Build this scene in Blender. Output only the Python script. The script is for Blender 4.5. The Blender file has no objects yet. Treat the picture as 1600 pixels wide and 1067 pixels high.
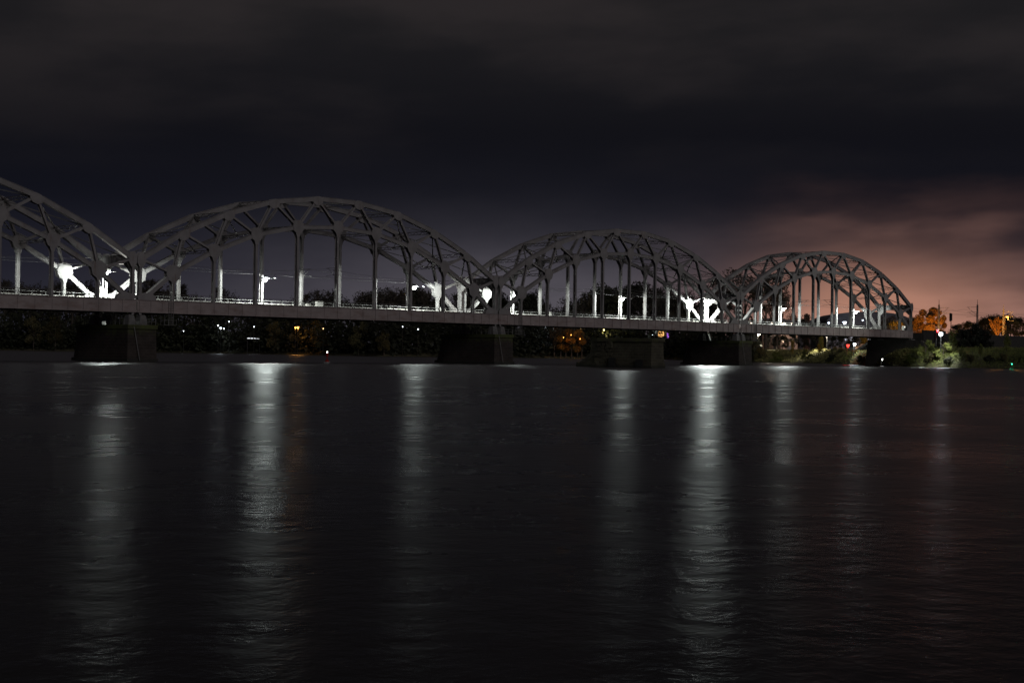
import bpy, math, random
import numpy as np
from mathutils import Vector, Matrix
rnd = random.Random(7)
rad = math.radians
SC = bpy.context.scene
COL = SC.collection

# ------------------------------------------------------------------ camera
CX, CY, CZ = -145.504, -215.962, 2.162
YAW, PITCH, ROLL, FPX = 0.8278, 0.00735, 0.01349, 2461.8
_F = Vector((math.sin(YAW)*math.cos(PITCH), math.cos(YAW)*math.cos(PITCH), math.sin(PITCH)))
_R0 = Vector((math.cos(YAW), -math.sin(YAW), 0)); _U0 = _R0.cross(_F)
_R = _R0*math.cos(ROLL)+_U0*math.sin(ROLL); _U = -_R0*math.sin(ROLL)+_U0*math.cos(ROLL)
CAM = Vector((CX, CY, CZ))
cd = bpy.data.cameras.new('camera'); cam = bpy.data.objects.new('camera', cd); COL.objects.link(cam)
cd.sensor_width = 36; cd.lens = FPX/1600*36; cd.clip_start = .5; cd.clip_end = 30000
m3 = Matrix((_R, _U, -_F)).transposed()
cam.matrix_world = Matrix.Translation(CAM) @ m3.to_4x4()
SC.camera = cam

# ------------------------------------------------------------------ render and exposure
SC.view_settings.view_transform = 'Standard'; SC.view_settings.look = 'None'
SC.view_settings.exposure = 0; SC.view_settings.gamma = 1
cy = SC.cycles
cy.use_adaptive_sampling = False; cy.use_denoising = True; cy.denoising_prefilter = 'NONE'; cy.max_bounces = 5; cy.diffuse_bounces = 0; cy.glossy_bounces = 3
cy.transmission_bounces = 2; cy.transparent_max_bounces = 4
cy.sample_clamp_indirect = 3; cy.caustics_reflective = False; cy.caustics_refractive = False
cy.blur_glossy = 1.0

# ------------------------------------------------------------------ node helper
class NT:
    def __init__(s, tree): s.t = tree; s.n = tree.nodes; s.l = tree.links
    def add(s, typ, **kw):
        n = s.n.new(typ)
        for k, v in kw.items(): setattr(n, k, v)
        return n
    def put(s, sock, v):
        if isinstance(v, bpy.types.NodeSocket): s.l.new(v, sock)
        elif v is not None: sock.default_value = v
    def m(s, op, a, b=None, c=None, clamp=False):
        n = s.add('ShaderNodeMath', operation=op, use_clamp=clamp)
        for i, v in enumerate((a, b, c)):
            if v is not None: s.put(n.inputs[i], v)
        return n.outputs[0]
    def noise(s, vec, scale, detail=4, rough=.55):
        n = s.add('ShaderNodeTexNoise'); s.put(n.inputs['Vector'], vec)
        n.inputs['Scale'].default_value = scale; n.inputs['Detail'].default_value = detail
        n.inputs['Roughness'].default_value = rough
        return n.outputs['Fac']
    def ramp(s, fac, stops, interp='LINEAR'):
        n = s.add('ShaderNodeValToRGB'); s.put(n.inputs[0], fac); r = n.color_ramp; r.interpolation = interp
        while len(r.elements) < len(stops): r.elements.new(.5)
        for e, (p, c) in zip(r.elements, stops):
            e.position = p; e.color = (c, c, c, 1) if isinstance(c, (int, float)) else (*c, 1)
        return n.outputs[0]
    def mix(s, f, a, b, typ='MIX'):
        n = s.add('ShaderNodeMix', data_type='RGBA', blend_type=typ)
        s.put(n.inputs[0], f)
        for i, v in ((6, a), (7, b)):
            if isinstance(v, tuple): v = (*v, 1)
            s.put(n.inputs[i], v)
        return n.outputs[2]
    def scale(s, vec, v3):
        n = s.add('ShaderNodeVectorMath', operation='MULTIPLY'); s.put(n.inputs[0], vec); n.inputs[1].default_value = v3
        return n.outputs[0]

def srgb(r, g, b):
    f = lambda c: (c/255/12.92) if c <= 10 else ((c/255+.055)/1.055)**2.4
    return (f(r), f(g), f(b))

# ------------------------------------------------------------------ night sky
SUN_AZ, SUN_EL = rad(200), rad(24)
W = bpy.data.worlds.new('World'); SC.world = W; W.use_nodes = True
w = NT(W.node_tree); w.n.clear()
sky = w.add('ShaderNodeTexSky', sky_type='NISHITA', sun_disc=False, sun_elevation=rad(-4), sun_rotation=SUN_AZ)
tc = w.add('ShaderNodeTexCoord').outputs['Generated']
sp = w.add('ShaderNodeSeparateXYZ'); w.put(sp.inputs[0], tc)
dx, dy, dz = sp.outputs
az = w.m('MULTIPLY', w.m('ARCTAN2', dx, dy), 180/math.pi)                 # degrees, from +Y towards +X
el = w.m('MULTIPLY', w.m('ARCSINE', dz), 180/math.pi)
ela = w.m('ABSOLUTE', el)
AZ0 = math.degrees(YAW)
def gauss(v, c, s_): 
    t = w.m('DIVIDE', w.m('SUBTRACT', v, c), s_)
    return w.m('EXPONENT', w.m('MULTIPLY', w.m('MULTIPLY', t, t), -1))
cmb = w.add('ShaderNodeCombineXYZ'); w.put(cmb.inputs[0], w.m('MULTIPLY', az, .11)); w.put(cmb.inputs[1], w.m('MULTIPLY', el, .42))
wv = w.add('ShaderNodeVectorMath', operation='ADD')
w.put(wv.inputs[0], cmb.outputs[0]); w.put(wv.inputs[1], w.scale(tc, (1.5, 1.5, 1.5)))
cl = w.noise(wv.outputs[0], .85, 4, .5)
cl2 = w.noise(wv.outputs[0], 2.3, 3, .5)
cloud = w.ramp(cl, [(.36, 0), (.68, 1)], 'EASE')
base = w.ramp(w.m('DIVIDE', ela, 90), [(0, srgb(42, 42, 51)), (.028, srgb(30, 30, 40)), (.06, srgb(16, 17, 25)), (.088, srgb(17, 17, 22)), (.135, srgb(29, 28, 30)), (.20, srgb(32, 29, 30)), (1, srgb(28, 26, 28))])
azr = w.m('SUBTRACT', az, AZ0)
top = w.mix(w.m('MULTIPLY', w.m('MULTIPLY', cloud, w.ramp(w.m('DIVIDE', ela, 20), [(.30, 0), (.6, 1)])), .75), base, srgb(44, 40, 41))
# grey violet cloud bank low above the far bank
lowg = w.m('MULTIPLY', gauss(azr, 0.0, 10.0), gauss(ela, .8, 2.9))
lowg = w.m('MULTIPLY', lowg, w.m('ADD', w.m('MULTIPLY', cl2, .8), .45))
c1 = w.mix(lowg, top, srgb(92, 88, 95))
# the city's glow on the clouds
edge = w.ramp(azr.node and w.m('DIVIDE', w.m('ADD', azr, 10), 40), [(.35, 0), (.44, .14), (.52, .66), (.62, 1), (.73, .78), (1, .2)], 'LINEAR')
cloudtop = w.m('ADD', .35, w.m('MULTIPLY', w.m('SUBTRACT', cl, .5), 5.0))
gv = w.ramp(w.m('DIVIDE', w.m('SUBTRACT', ela, cloudtop), 6), [(0, 1), (.12, .84), (.30, .50), (.50, .20), (.72, .05), (1, 0)], 'EASE')
gw = w.m('MULTIPLY', w.m('MULTIPLY', edge, gv), w.m('ADD', .55, w.m('MULTIPLY', w.ramp(cl2, [(.36, 0), (.64, 1)], 'EASE'), .6)))
c2 = w.mix(w.m('MINIMUM', gw, 1.0), c1, srgb(182, 134, 120))
hz = w.m('MULTIPLY', gauss(azr, 13.0, 4.2), gauss(ela, 1.6, 1.7))
c3 = w.mix(w.m('MULTIPLY', hz, .8), c2, srgb(184, 132, 110))
bgA = w.add('ShaderNodeBackground'); w.put(bgA.inputs[0], c3); bgA.inputs[1].default_value = 1
bgB = w.add('ShaderNodeBackground'); w.put(bgB.inputs[0], sky.outputs[0]); bgB.inputs[1].default_value = .01
ad = w.add('ShaderNodeAddShader'); w.l.new(bgA.outputs[0], ad.inputs[0]); w.l.new(bgB.outputs[0], ad.inputs[1])
out = w.add('ShaderNodeOutputWorld'); w.l.new(ad.outputs[0], out.inputs[0])

# faint light of the city behind the photographer
sl = bpy.data.lights.new('city_glow', 'SUN'); sun = bpy.data.objects.new('city_glow', sl); COL.objects.link(sun)
sl.energy = .31; sl.angle = rad(25); sl.color = (1, .94, .96)
sd = Vector((math.sin(SUN_AZ)*math.cos(SUN_EL), math.cos(SUN_AZ)*math.cos(SUN_EL), math.sin(SUN_EL)))
sun.rotation_euler = (-sd).to_track_quat('-Z', 'Y').to_euler()

# ------------------------------------------------------------------ helpers
def ray(px, py): return _F + _R*((px-800)/FPX) - _U*((py-533.5)/FPX)
def at(px, py, depth): return CAM + ray(px, py)*depth
def at_y(px, Y, py=520):
    v = ray(px, py); t = (Y-CY)/v.y
    return CAM+v*t, t
def tag(o, label=None, cat=None, group=None, kind=None):
    if label: o['label'] = label
    if cat: o['category'] = cat
    if group: o['group'] = group
    if kind: o['kind'] = kind
    return o
def empty(name, loc=(0, 0, 0), rz=0):
    o = bpy.data.objects.new(name, None); COL.objects.link(o); o.location = loc; o.rotation_euler = (0, 0, rz)
    o.empty_display_size = .3
    return o
def children(o): return [c for c in bpy.data.objects if c.parent == o]
def copy_tree(o, parent=None, kids=None):
    c = o.copy(); COL.objects.link(c)
    if parent is not None: c.parent = parent
    if kids is None:
        kids = {}
        for q in bpy.data.objects:
            if q.parent: kids.setdefault(q.parent.name, []).append(q)
    for ch in kids.get(o.name, []): copy_tree(ch, c, kids)
    return c

class MB:
    def __init__(s): s.v = []; s.f = []
    def quadbox(s, c8):
        n = len(s.v); s.v += [tuple(c) for c in c8]
        s.f += [tuple(n+i for i in q) for q in ((0, 3, 2, 1), (4, 5, 6, 7), (0, 1, 5, 4), (1, 2, 6, 5), (2, 3, 7, 6), (3, 0, 4, 7))]
        return s
    def box(s, x0, x1, y0, y1, z0, z1):
        return s.quadbox([(x0, y0, z0), (x1, y0, z0), (x1, y1, z0), (x0, y1, z0), (x0, y0, z1), (x1, y0, z1), (x1, y1, z1), (x0, y1, z1)])
    def bar(s, a, b, wd, dp, side=(0, 1, 0), off=(0, 0)):
        """box from a to b; dp measured along `side`, wd across it"""
        a = Vector(a); b = Vector(b); d = (b-a).normalized(); sv = Vector(side)
        sv = (sv-d*sv.dot(d)).normalized(); u = d.cross(sv)
        a = a+sv*off[0]+u*off[1]; b = b+sv*off[0]+u*off[1]
        q = []
        for p in (a, b):
            for i, j in ((-1, -1), (1, -1), (1, 1), (-1, 1)):
                q.append(p+sv*(i*dp/2)+u*(j*wd/2))
        return s.quadbox(q)
    def ibar(s, a, b, wd, dp, th=.04):
        """I section: flanges facing +-y, web between"""
        s.bar(a, b, wd, th, off=(-dp/2, 0)); s.bar(a, b, wd, th, off=(dp/2, 0)); s.bar(a, b, th, dp-th)
        return s
    def tube(s, a, b, r0, r1=None, n=8, caps=True):
        r1 = r0 if r1 is None else r1
        a = Vector(a); b = Vector(b); d = (b-a).normalized()
        t = Vector((0, 0, 1)) if abs(d.z) < .9 else Vector((1, 0, 0))
        u = d.cross(t).normalized(); v = d.cross(u); k = len(s.v)
        for p, r in ((a, r0), (b, r1)):
            for i in range(n):
                an = 2*math.pi*i/n; s.v.append(tuple(p+u*(r*math.cos(an))+v*(r*math.sin(an))))
        for i in range(n): s.f.append((k+i, k+(i+1) % n, k+n+(i+1) % n, k+n+i))
        if caps: s.f.append(tuple(k+i for i in reversed(range(n)))); s.f.append(tuple(k+n+i for i in range(n)))
        return s
    def prism(s, pts, y0, y1):
        """polygon in (x,z) extruded along y"""
        n = len(pts); k = len(s.v)
        for y in (y0, y1): s.v += [(p[0], y, p[1]) for p in pts]
        s.f.append(tuple(k+i for i in range(n))); s.f.append(tuple(k+n+i for i in reversed(range(n))))
        for i in range(n): s.f.append((k+i, k+n+i, k+n+(i+1) % n, k+(i+1) % n))
        return s
    def loft(s, rings, cap=True):
        k = len(s.v); n = len(rings[0])
        for r in rings: s.v += [tuple(p) for p in r]
        for j in range(len(rings)-1):
            for i in range(n):
                s.f.append((k+j*n+i, k+j*n+(i+1) % n, k+(j+1)*n+(i+1) % n, k+(j+1)*n+i))
        if cap: s.f.append(tuple(k+i for i in reversed(range(n)))); s.f.append(tuple(k+(len(rings)-1)*n+i for i in range(n)))
        return s
    def build(s, name, mat, parent=None, smooth=False):
        me = bpy.data.meshes.new(name); me.from_pydata(s.v, [], s.f); me.validate(); me.update()
        if mat: me.materials.append(mat)
        if smooth: me.polygons.foreach_set('use_smooth', [True]*len(me.polygons))
        o = bpy.data.objects.new(name, me); COL.objects.link(o)
        if parent is not None: o.parent = parent
        return o

# ------------------------------------------------------------------ materials
def mat(name, col, rough=.6, var=.25, scale=.8, metal=0, bump=0, bscale=6, extra=None, emit=None, estr=0, col2=None):
    m = bpy.data.materials.new(name); m.use_nodes = True; t = NT(m.node_tree)
    b = t.n['Principled BSDF']; tcn = t.add('ShaderNodeTexCoord'); o = tcn.outputs['Object']
    geo = t.add('ShaderNodeNewGeometry').outputs['Position']
    n1 = t.noise(geo, scale, 5, .6)
    c = t.mix(t.ramp(n1, [(.3, 0), (.7, 1)]), tuple(x*(1-var) for x in col), tuple(min(1, x*(1+var)) for x in (col2 or col)))
    if extra: c = extra(t, c, geo, o)
    t.put(b.inputs['Base Color'], c); b.inputs['Roughness'].default_value = rough; b.inputs['Metallic'].default_value = metal
    if bump:
        bn = t.add('ShaderNodeBump'); bn.inputs['Strength'].default_value = bump; bn.inputs['Distance'].default_value = .05
        t.put(bn.inputs['Height'], t.noise(geo, bscale, 4)); t.l.new(bn.outputs[0], b.inputs['Normal'])
    if emit: b.inputs['Emission Color'].default_value = (*emit, 1); b.inputs['Emission Strength'].default_value = estr
    return m
def rust(t, c, geo, o, amt=.5, st=(1.6, 1.6, .25), lo=.56, hi=.74, col=(.16, .07, .04)):
    n = t.noise(t.scale(geo, st), 1.0, 6, .65)
    return t.mix(t.m('MULTIPLY', t.ramp(n, [(lo, 0), (hi, 1)]), amt), c, col)
M = {}
M['steel'] = mat('grey_bridge_paint', (.30, .29, .29), .55, .18, .5, extra=rust, bump=.25, bscale=9)
M['girder'] = mat('stained_girder_paint', (.39, .335, .325), .6, .2, .35, extra=lambda t, c, g, o: rust(t, c, g, o, .65, (.35, .35, 1.2), .5, .72, (.20, .11, .08)), bump=.3, bscale=5)
M['dark_steel'] = mat('dark_bracing_paint', (.20, .20, .195), .6, .25, .7, extra=rust)
M['rail_steel'] = mat('worn_rail_steel', (.25, .22, .2), .4, .2, 2, metal=.6)
M['sleeper'] = mat('old_sleeper_wood', (.12, .10, .08), .85, .3, 2)
M['trough'] = mat('pale_concrete', (.34, .33, .31), .8, .2, 1.5)
M['sign'] = mat('white_sign_paint', (.75, .74, .7), .5, .06, 2)
M['lamp_body'] = mat('lamp_grey_aluminium', (.3, .3, .31), .4, .1, 3, metal=.3)
def brickx(t, c, geo, o):
    sx = t.add('ShaderNodeSeparateXYZ'); t.put(sx.inputs[0], geo)
    cb = t.add('ShaderNodeCombineXYZ'); t.put(cb.inputs[0], t.m('ADD', sx.outputs[0], sx.outputs[1])); t.put(cb.inputs[1], sx.outputs[2])
    br = t.add('ShaderNodeTexBrick'); t.put(br.inputs['Vector'], cb.outputs[0])
    br.inputs['Scale'].default_value = 1; br.inputs['Brick Width'].default_value = 1.1; br.inputs['Row Height'].default_value = .48
    br.inputs['Mortar Size'].default_value = .045
    br.inputs['Color1'].default_value = (.9, .88, .85, 1); br.inputs['Color2'].default_value = (.66, .63, .6, 1); br.inputs['Mortar'].default_value = (1.1, 1.08, 1.02, 1)
    c = t.mix(1, c, br.outputs[0], 'MULTIPLY')
    z = sx.outputs[2]
    n = t.noise(geo, .8, 4)
    mo = t.ramp(t.m('ADD', t.m('MULTIPLY', z, .12), t.m('MULTIPLY', n, .5)), [(.74, 0), (.95, 1)])
    c = t.mix(t.m('MULTIPLY', mo, .7), c, (.10, .13, .03))
    wet = t.ramp(t.m('ADD', z, t.m('MULTIPLY', n, .8)), [(.65, 1), (1.0, 0)])
    return t.mix(t.m('MULTIPLY', wet, .7), c, (.03, .035, .03))
M['masonry'] = mat('old_granite_masonry', (.055, .046, .042), .85, .3, .6, extra=brickx, bump=.6, bscale=3)
M['old_masonry'] = mat('ruined_granite_masonry', (.10, .096, .07), .88, .4, .5, extra=brickx, bump=.8, bscale=2.5)
M['dry_grass'] = mat('dry_grass_blades', (.20, .20, .07), .8, .5, .12, col2=(.28, .26, .09))
M['bark'] = mat('grey_brown_bark', (.10, .08, .065), .9, .3, 1.5, bump=.4, bscale=8)
def leafy(name, c1, c2, s=.35):
    m = mat(name, c1, .7, .35, s, col2=c2)
    m.node_tree.nodes['Principled BSDF'].inputs['Subsurface Weight'].default_value = 0
    return m
M['twig'] = leafy('dark_twigs', (.050, .045, .038), (.062, .055, .042))
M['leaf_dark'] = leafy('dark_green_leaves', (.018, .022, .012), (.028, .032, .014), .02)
M['leaf_green'] = leafy('green_shrub_leaves', (.10, .13, .035), (.17, .19, .045))
M['leaf_yellow'] = leafy('yellow_autumn_leaves', (.20, .17, .03), (.32, .24, .04))
M['leaf_orange'] = leafy('rusty_and_amber_lit_leaves', (.24, .10, .02), (.34, .17, .03))  # autumn colour; also stands in for amber light on lit trees
M['leaf_olive'] = leafy('olive_leaves', (.07, .075, .035), (.13, .11, .045))
M['ground'] = mat('rough_bank_ground', (.06, .065, .035), .95, .5, .12, bump=.8, bscale=1.2, col2=(.10, .09, .05))
M['abutment'] = mat('sooty_abutment_stone', (.045, .042, .038), .9, .3, .6, bump=.6, bscale=3)
M['ballast'] = mat('railway_ballast', (.05, .048, .045), .95, .4, 1.5, bump=.6, bscale=5)
M['concrete'] = mat('grey_concrete', (.28, .27, .26), .85, .25, .4, bump=.3)
M['plaster'] = mat('pink_plaster', (.42, .30, .25), .85, .15, .2)
M['plaster_hazed'] = mat('hazed_grey_plaster', (.28, .25, .27), .85, .2, .15)  # wall tone raised: distance haze put into the colour
M['roofing'] = mat('hazed_roof_sheet', (.17, .16, .18), .8, .2, .4)  # roof tone paled to carry the haze of distance
M['brick'] = mat('red_brick_wall', (.2, .09, .06), .85, .2, .6)
M['black'] = mat('black_paint', (.02, .02, .02), .5, .2, 2)
M['red_paint'] = mat('red_buoy_paint', (.5, .03, .02), .45, .15, 1)
M['green_paint'] = mat('green_buoy_paint', (.02, .25, .1), .45, .15, 1)
_em = {}
def glow(col, s):
    k = (tuple(col), s)
    if k not in _em:
        m = bpy.data.materials.new('lit_lens'); m.use_nodes = True; b = m.node_tree.nodes['Principled BSDF']
        b.inputs['Base Color'].default_value = (*[min(1, c) for c in col], 1)
        b.inputs['Emission Color'].default_value = (*col, 1); b.inputs['Emission Strength'].default_value = min(s, 6)
        m.cycles.emission_sampling = 'NONE'; _em[k] = m
    return _em[k]
def point(name, loc, P, col, parent=None, r=.1, spot=None, aim=None, blend=.15):
    l = bpy.data.lights.new(name, 'SPOT' if spot else 'POINT'); l.energy = P; l.color = col; l.shadow_soft_size = r
    o = bpy.data.objects.new(name, l); COL.objects.link(o); o.location = loc
    if spot:
        l.spot_size = rad(spot); l.spot_blend = blend
        d = Vector(aim or (0, 0, -1)); o.rotation_euler = d.to_track_quat('-Z', 'Y').to_euler()
    if parent is not None: o.parent = parent
    return o

# water: long exposure, soft and glossy
def water_mat():
    m = bpy.data.materials.new('river_water'); m.use_nodes = True; t = NT(m.node_tree); t.n.clear()
    geo = t.add('ShaderNodeNewGeometry').outputs['Position']
    # metres out from the photographer's bank: sheltered and calmer near it, livelier in the current by the bridge
    sx = t.add('ShaderNodeSeparateXYZ'); t.put(sx.inputs[0], geo)
    dist = t.m('ADD', t.m('MULTIPLY', t.m('ADD', sx.outputs[0], 145.5), .737), t.m('MULTIPLY', t.m('ADD', sx.outputs[1], 216.0), .676))
    n1 = t.noise(t.scale(geo, (.09, .09, 1)), 1, 9, .60); n2 = t.noise(t.scale(geo, (.11, .11, 1)), 1, 4, .65)
    n3 = t.noise(geo, 1.7, 4, .62); n4 = t.noise(t.scale(geo, (.6, .6, 1)), 1, 3, .6)
    h = t.m('ADD', t.m('MULTIPLY', n1, 1.0), t.m('MULTIPLY', n3, .42))
    bn = t.add('ShaderNodeBump'); bn.inputs['Strength'].default_value = 1; bn.inputs['Distance'].default_value = .055
    t.put(bn.inputs['Height'], h)
    g = t.add('ShaderNodeBsdfGlossy', distribution='BECKMANN'); g.inputs['Color'].default_value = (.64, .66, .68, 1)
    rr = t.ramp(t.m('DIVIDE', dist, 300), [(0, .25), (.035, .265), (.12, .285), (.35, .31), (.60, .345), (.74, .44)])
    var = t.m('ADD', t.m('MULTIPLY', t.m('SUBTRACT', n2, .5), .34), t.m('MULTIPLY', t.m('SUBTRACT', n4, .5), .16))
    t.put(g.inputs['Roughness'], t.m('ADD', rr, var)); t.l.new(bn.outputs[0], g.inputs['Normal'])
    d = t.add('ShaderNodeBsdfDiffuse'); d.inputs['Color'].default_value = (.010, .009, .008, 1)
    fr = t.add('ShaderNodeFresnel'); fr.inputs['IOR'].default_value = 1.33; t.l.new(bn.outputs[0], fr.inputs['Normal'])
    mx = t.add('ShaderNodeMixShader'); t.l.new(fr.outputs[0], mx.inputs[0]); t.l.new(d.outputs[0], mx.inputs[1]); t.l.new(g.outputs[0], mx.inputs[2])
    o = t.add('ShaderNodeOutputMaterial'); t.l.new(mx.outputs[0], o.inputs[0])
    return m
M['water'] = water_mat()

# ================================================================== setting
mb = MB(); mb.v = [(-900, -700, 0), (1500, -700, 0), (1500, 1900, 0), (-900, 1900, 0)]; mb.f = [(0, 1, 2, 3)]
tag(mb.build('river_water', M['water']), kind='structure')

SHORE = [(-600, 900), (-300, 880), (0, 850), (300, 800), (600, 690), (817, 740), (1000, 760), (1080, 700), (1150, 610), (1190, 575), (1250, 560), (1300, 520), (1340, 470), (1380, 440), (1410, 418), (1440, 402), (1500, 386), (1600, 380), (2000, 380), (2500, 380)]
def shore(px):
    return float(np.interp(px, [a for a, b in SHORE], [b for a, b in SHORE]))
# bank profile: height against metres inland, blended along the shore
DELT = [0, 2, 5, 10, 18, 30, 50, 90, 160, 400, 1200, 5000]
PROF = {-600: [-.8, .2, .9, 1.6, 2.2, 2.8, 3.2, 3.6, 4, 5, 7, 10], 1080: [-.8, .2, .9, 1.6, 2.2, 2.8, 3.2, 3.6, 4, 5, 7, 10],
        1190: [-.8, .1, .6, 1.3, 2.4, 3.8, 4.6, 4.9, 5, 5, 7, 10], 1340: [-.8, .3, 1.2, 2.2, 3.2, 4.0, 4.8, 5, 5, 5, 7, 10],
        1430: [-.8, .4, 1.4, 2.8, 3.8, 4.6, 5.3, 5.5, 5.5, 5.5, 7, 10], 2500: [-.8, .4, 1.4, 3.0, 5.0, 5.6, 5.8, 5.8, 5.8, 6, 7, 10]}
def ground_h(px, dl):
    ks = sorted(PROF); vals = [np.interp(dl, DELT, PROF[k]) for k in ks]
    return float(np.interp(px, ks, vals))
def gpt(px, dl, extra=0):
    """point on the bank: px column, dl metres inland from the shore"""
    v = ray(px, 560); d = shore(px)+dl
    p = CAM+v*d; p.z = ground_h(px, dl)+extra
    return p
cols = list(range(-600, 2501, 20)); rows = [0, 1, 2, 3.5, 5, 7.5, 10, 14, 18, 24, 30, 40, 50, 70, 90, 120, 160, 260, 400, 650, 900]
mb = MB(); r2 = random.Random(3)
for c in cols:
    for r in rows:
        p = gpt(c, r); a = min(.35, .05+r*.01)
        p.z += (r2.random()-.5)*2*a if r > 0 else 0
        mb.v.append(tuple(p))
nr = len(rows)
for i in range(len(cols)-1):
    for j in range(nr-1):
        mb.f.append((i*nr+j, (i+1)*nr+j, (i+1)*nr+j+1, i*nr+j+1))
tag(mb.build('ground', M['ground'], smooth=True), kind='structure')

# railway embankment beyond the bridge
mb = MB(); ring = lambda x: [(x, -12, 4.5), (x, -3.2, 9.45), (x, 13, 9.45), (x, 22, 4.5)]
mb.loft([ring(262), ring(330), ring(700)])
tag(mb.build('railway_embankment', M['ballast']), kind='structure')

# ================================================================== bridge spans
L, WY = 85.0, 9.86
GT, GB = 9.92, 7.86
UN = [(.8, 16.5), (8.92, 21.2), (18.03, 25.09), (27.71, 27.88), (37.58, 29.16)]
UN += [(L-x, z) for x, z in reversed(UN)]
LN = [(1.5, 10.15), (7.03, 14.39), (15.25, 18.55), (24.06, 21.87), (33.21, 23.81), (42.5, 24.35)]
LN += [(L-x, z) for x, z in reversed(LN[:5])]

def octa(x, z, rx, rz, ang):
    c, s_ = math.cos(ang), math.sin(ang); pts = []
    for k in range(8):
        a = math.pi/8+k*math.pi/4; u, v = rx*math.cos(a)/math.cos(math.pi/8), rz*math.sin(a)/math.cos(math.pi/8)
        pts.append((x+u*c-v*s_, z+u*s_+v*c))
    return pts

def make_truss(parent, y):
    P3 = lambda p: (p[0], y, p[1])
    mb = MB()
    for pts, wd, dp in ((UN, .80, .70), (LN, .66, .66)):
        for i in range(len(pts)-1):
            mb.bar(P3(pts[i]), P3(pts[i+1]), wd, dp)
            a, b = Vector(P3(pts[i])), Vector(P3(pts[i+1])); d = (b-a).normalized(); n = Vector((-d.z, 0, d.x))
            a2 = a+n*(wd/2+.012)+d*.9; b2 = b+n*(wd/2+.012)-d*.9
            mb.bar(a2, b2, .05, dp+.16)
    tr = mb.build('arch_truss', M['steel'], parent)
    # gussets
    for i, p in enumerate(UN):
        j = max(0, min(len(UN)-2, i)); ang = 0
        if 0 < i < len(UN)-1: ang = math.atan2(UN[i+1][1]-UN[i-1][1], UN[i+1][0]-UN[i-1][0])
        g = MB(); rx, rz = (1.12, .80) if 0 < i < 9 else (.75, 1.25)
        for s_ in (-1, 1):
            g.prism(octa(p[0]+(.30*math.sin(ang) if 0 < i < 9 else 0), p[1]-(.36 if 0 < i < 9 else .1), rx, rz, ang), y+s_*.385-.015, y+s_*.385+.015)
        g.build('gusset_plate', M['steel'], tr)
    for i, p in enumerate(LN[1:-1], 1):
        ang = math.atan2(LN[i+1][1]-LN[i-1][1], LN[i+1][0]-LN[i-1][0])
        r_ = 1.36 if i in (1, 9) else 1.18; g = MB()
        for s_ in (-1, 1):
            g.prism(octa(p[0], p[1]+.05, r_, r_*1.0, ang), y+s_*.385-.015, y+s_*.385+.015)
            # tapered neck running down onto the hanger
            g.prism([(p[0]-.62, p[1]-.8), (p[0]-.28, p[1]-1.75), (p[0]+.28, p[1]-1.75), (p[0]+.62, p[1]-.8)], y+s_*.362-.008, y+s_*.362+.008)
        g.build('gusset_plate', M['steel'], tr)
    for e in (0, 10):
        x = LN[e][0]; sg = 1 if e == 0 else -1; g = MB()
        for s_ in (-1, 1):
            g.prism([(x-sg*1.3, GT+.02), (x-sg*1.3, GT+.75), (x-sg*.1, GT+1.0), (x+sg*.9, GT+1.35), (x+sg*1.9, GT+.75), (x+sg*2.3, GT+.02)][::sg], y+s_*.385-.015, y+s_*.385+.015)
        g.build('gusset_plate', M['steel'], tr)
    # hangers
    for i in range(1, 10):
        g = MB(); x, z = LN[i]; g.ibar((x, y, GB+.05), (x, y, z-.5), .44, .62)
        k = 0
        zz = GT+1.2
        while zz < z-2:                                                     # batten plates
            g.bar((x, y, zz), (x, y, zz+.3), .30, .56); zz += 1.9
        g.build('hanger', M['steel'], tr)
    # diagonals
    pairs = [(0, 1), (1, 1), (1, 2), (2, 2), (2, 3), (3, 3), (3, 4), (4, 4), (4, 5)]
    pairs += [(9-u, 10-l) for u, l in pairs]
    for u, l in pairs:
        g = MB(); g.ibar(P3(UN[u]), P3(LN[l]), .36, .58); g.build('diagonal', M['steel'], tr)
    for e in (0, 9):
        x, z = UN[e]; g = MB(); g.ibar((x-(.1 if e == 0 else -.1), y, GB-.35), (x-(.1 if e == 0 else -.1), y, z), .46, .70)
        zz = GT+.9
        while zz < z-1.5: g.bar((x-(.1 if e == 0 else -.1), y, zz), (x-(.1 if e == 0 else -.1), y, zz+.25), .32, .64); zz += 1.1
        g.build('end_post', M['steel'], tr)
    return tr

def lattice(mb, a, b, h=.55, t=.09, n=10, up=(0, 0, 1)):
    a = Vector(a); b = Vector(b); u = Vector(up)*h/2
    sd_ = (b-a).cross(Vector(up))
    mb.bar(a+u, b+u, t, .22, side=sd_); mb.bar(a-u, b-u, t, .22, side=sd_)
    for k in range(n):
        p = a+(b-a)*(k/n); q = a+(b-a)*((k+1)/n)
        mb.bar(p+u*(1 if k % 2 else -1), q+u*(-1 if k % 2 else 1), .07, .08, side=sd_)

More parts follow.
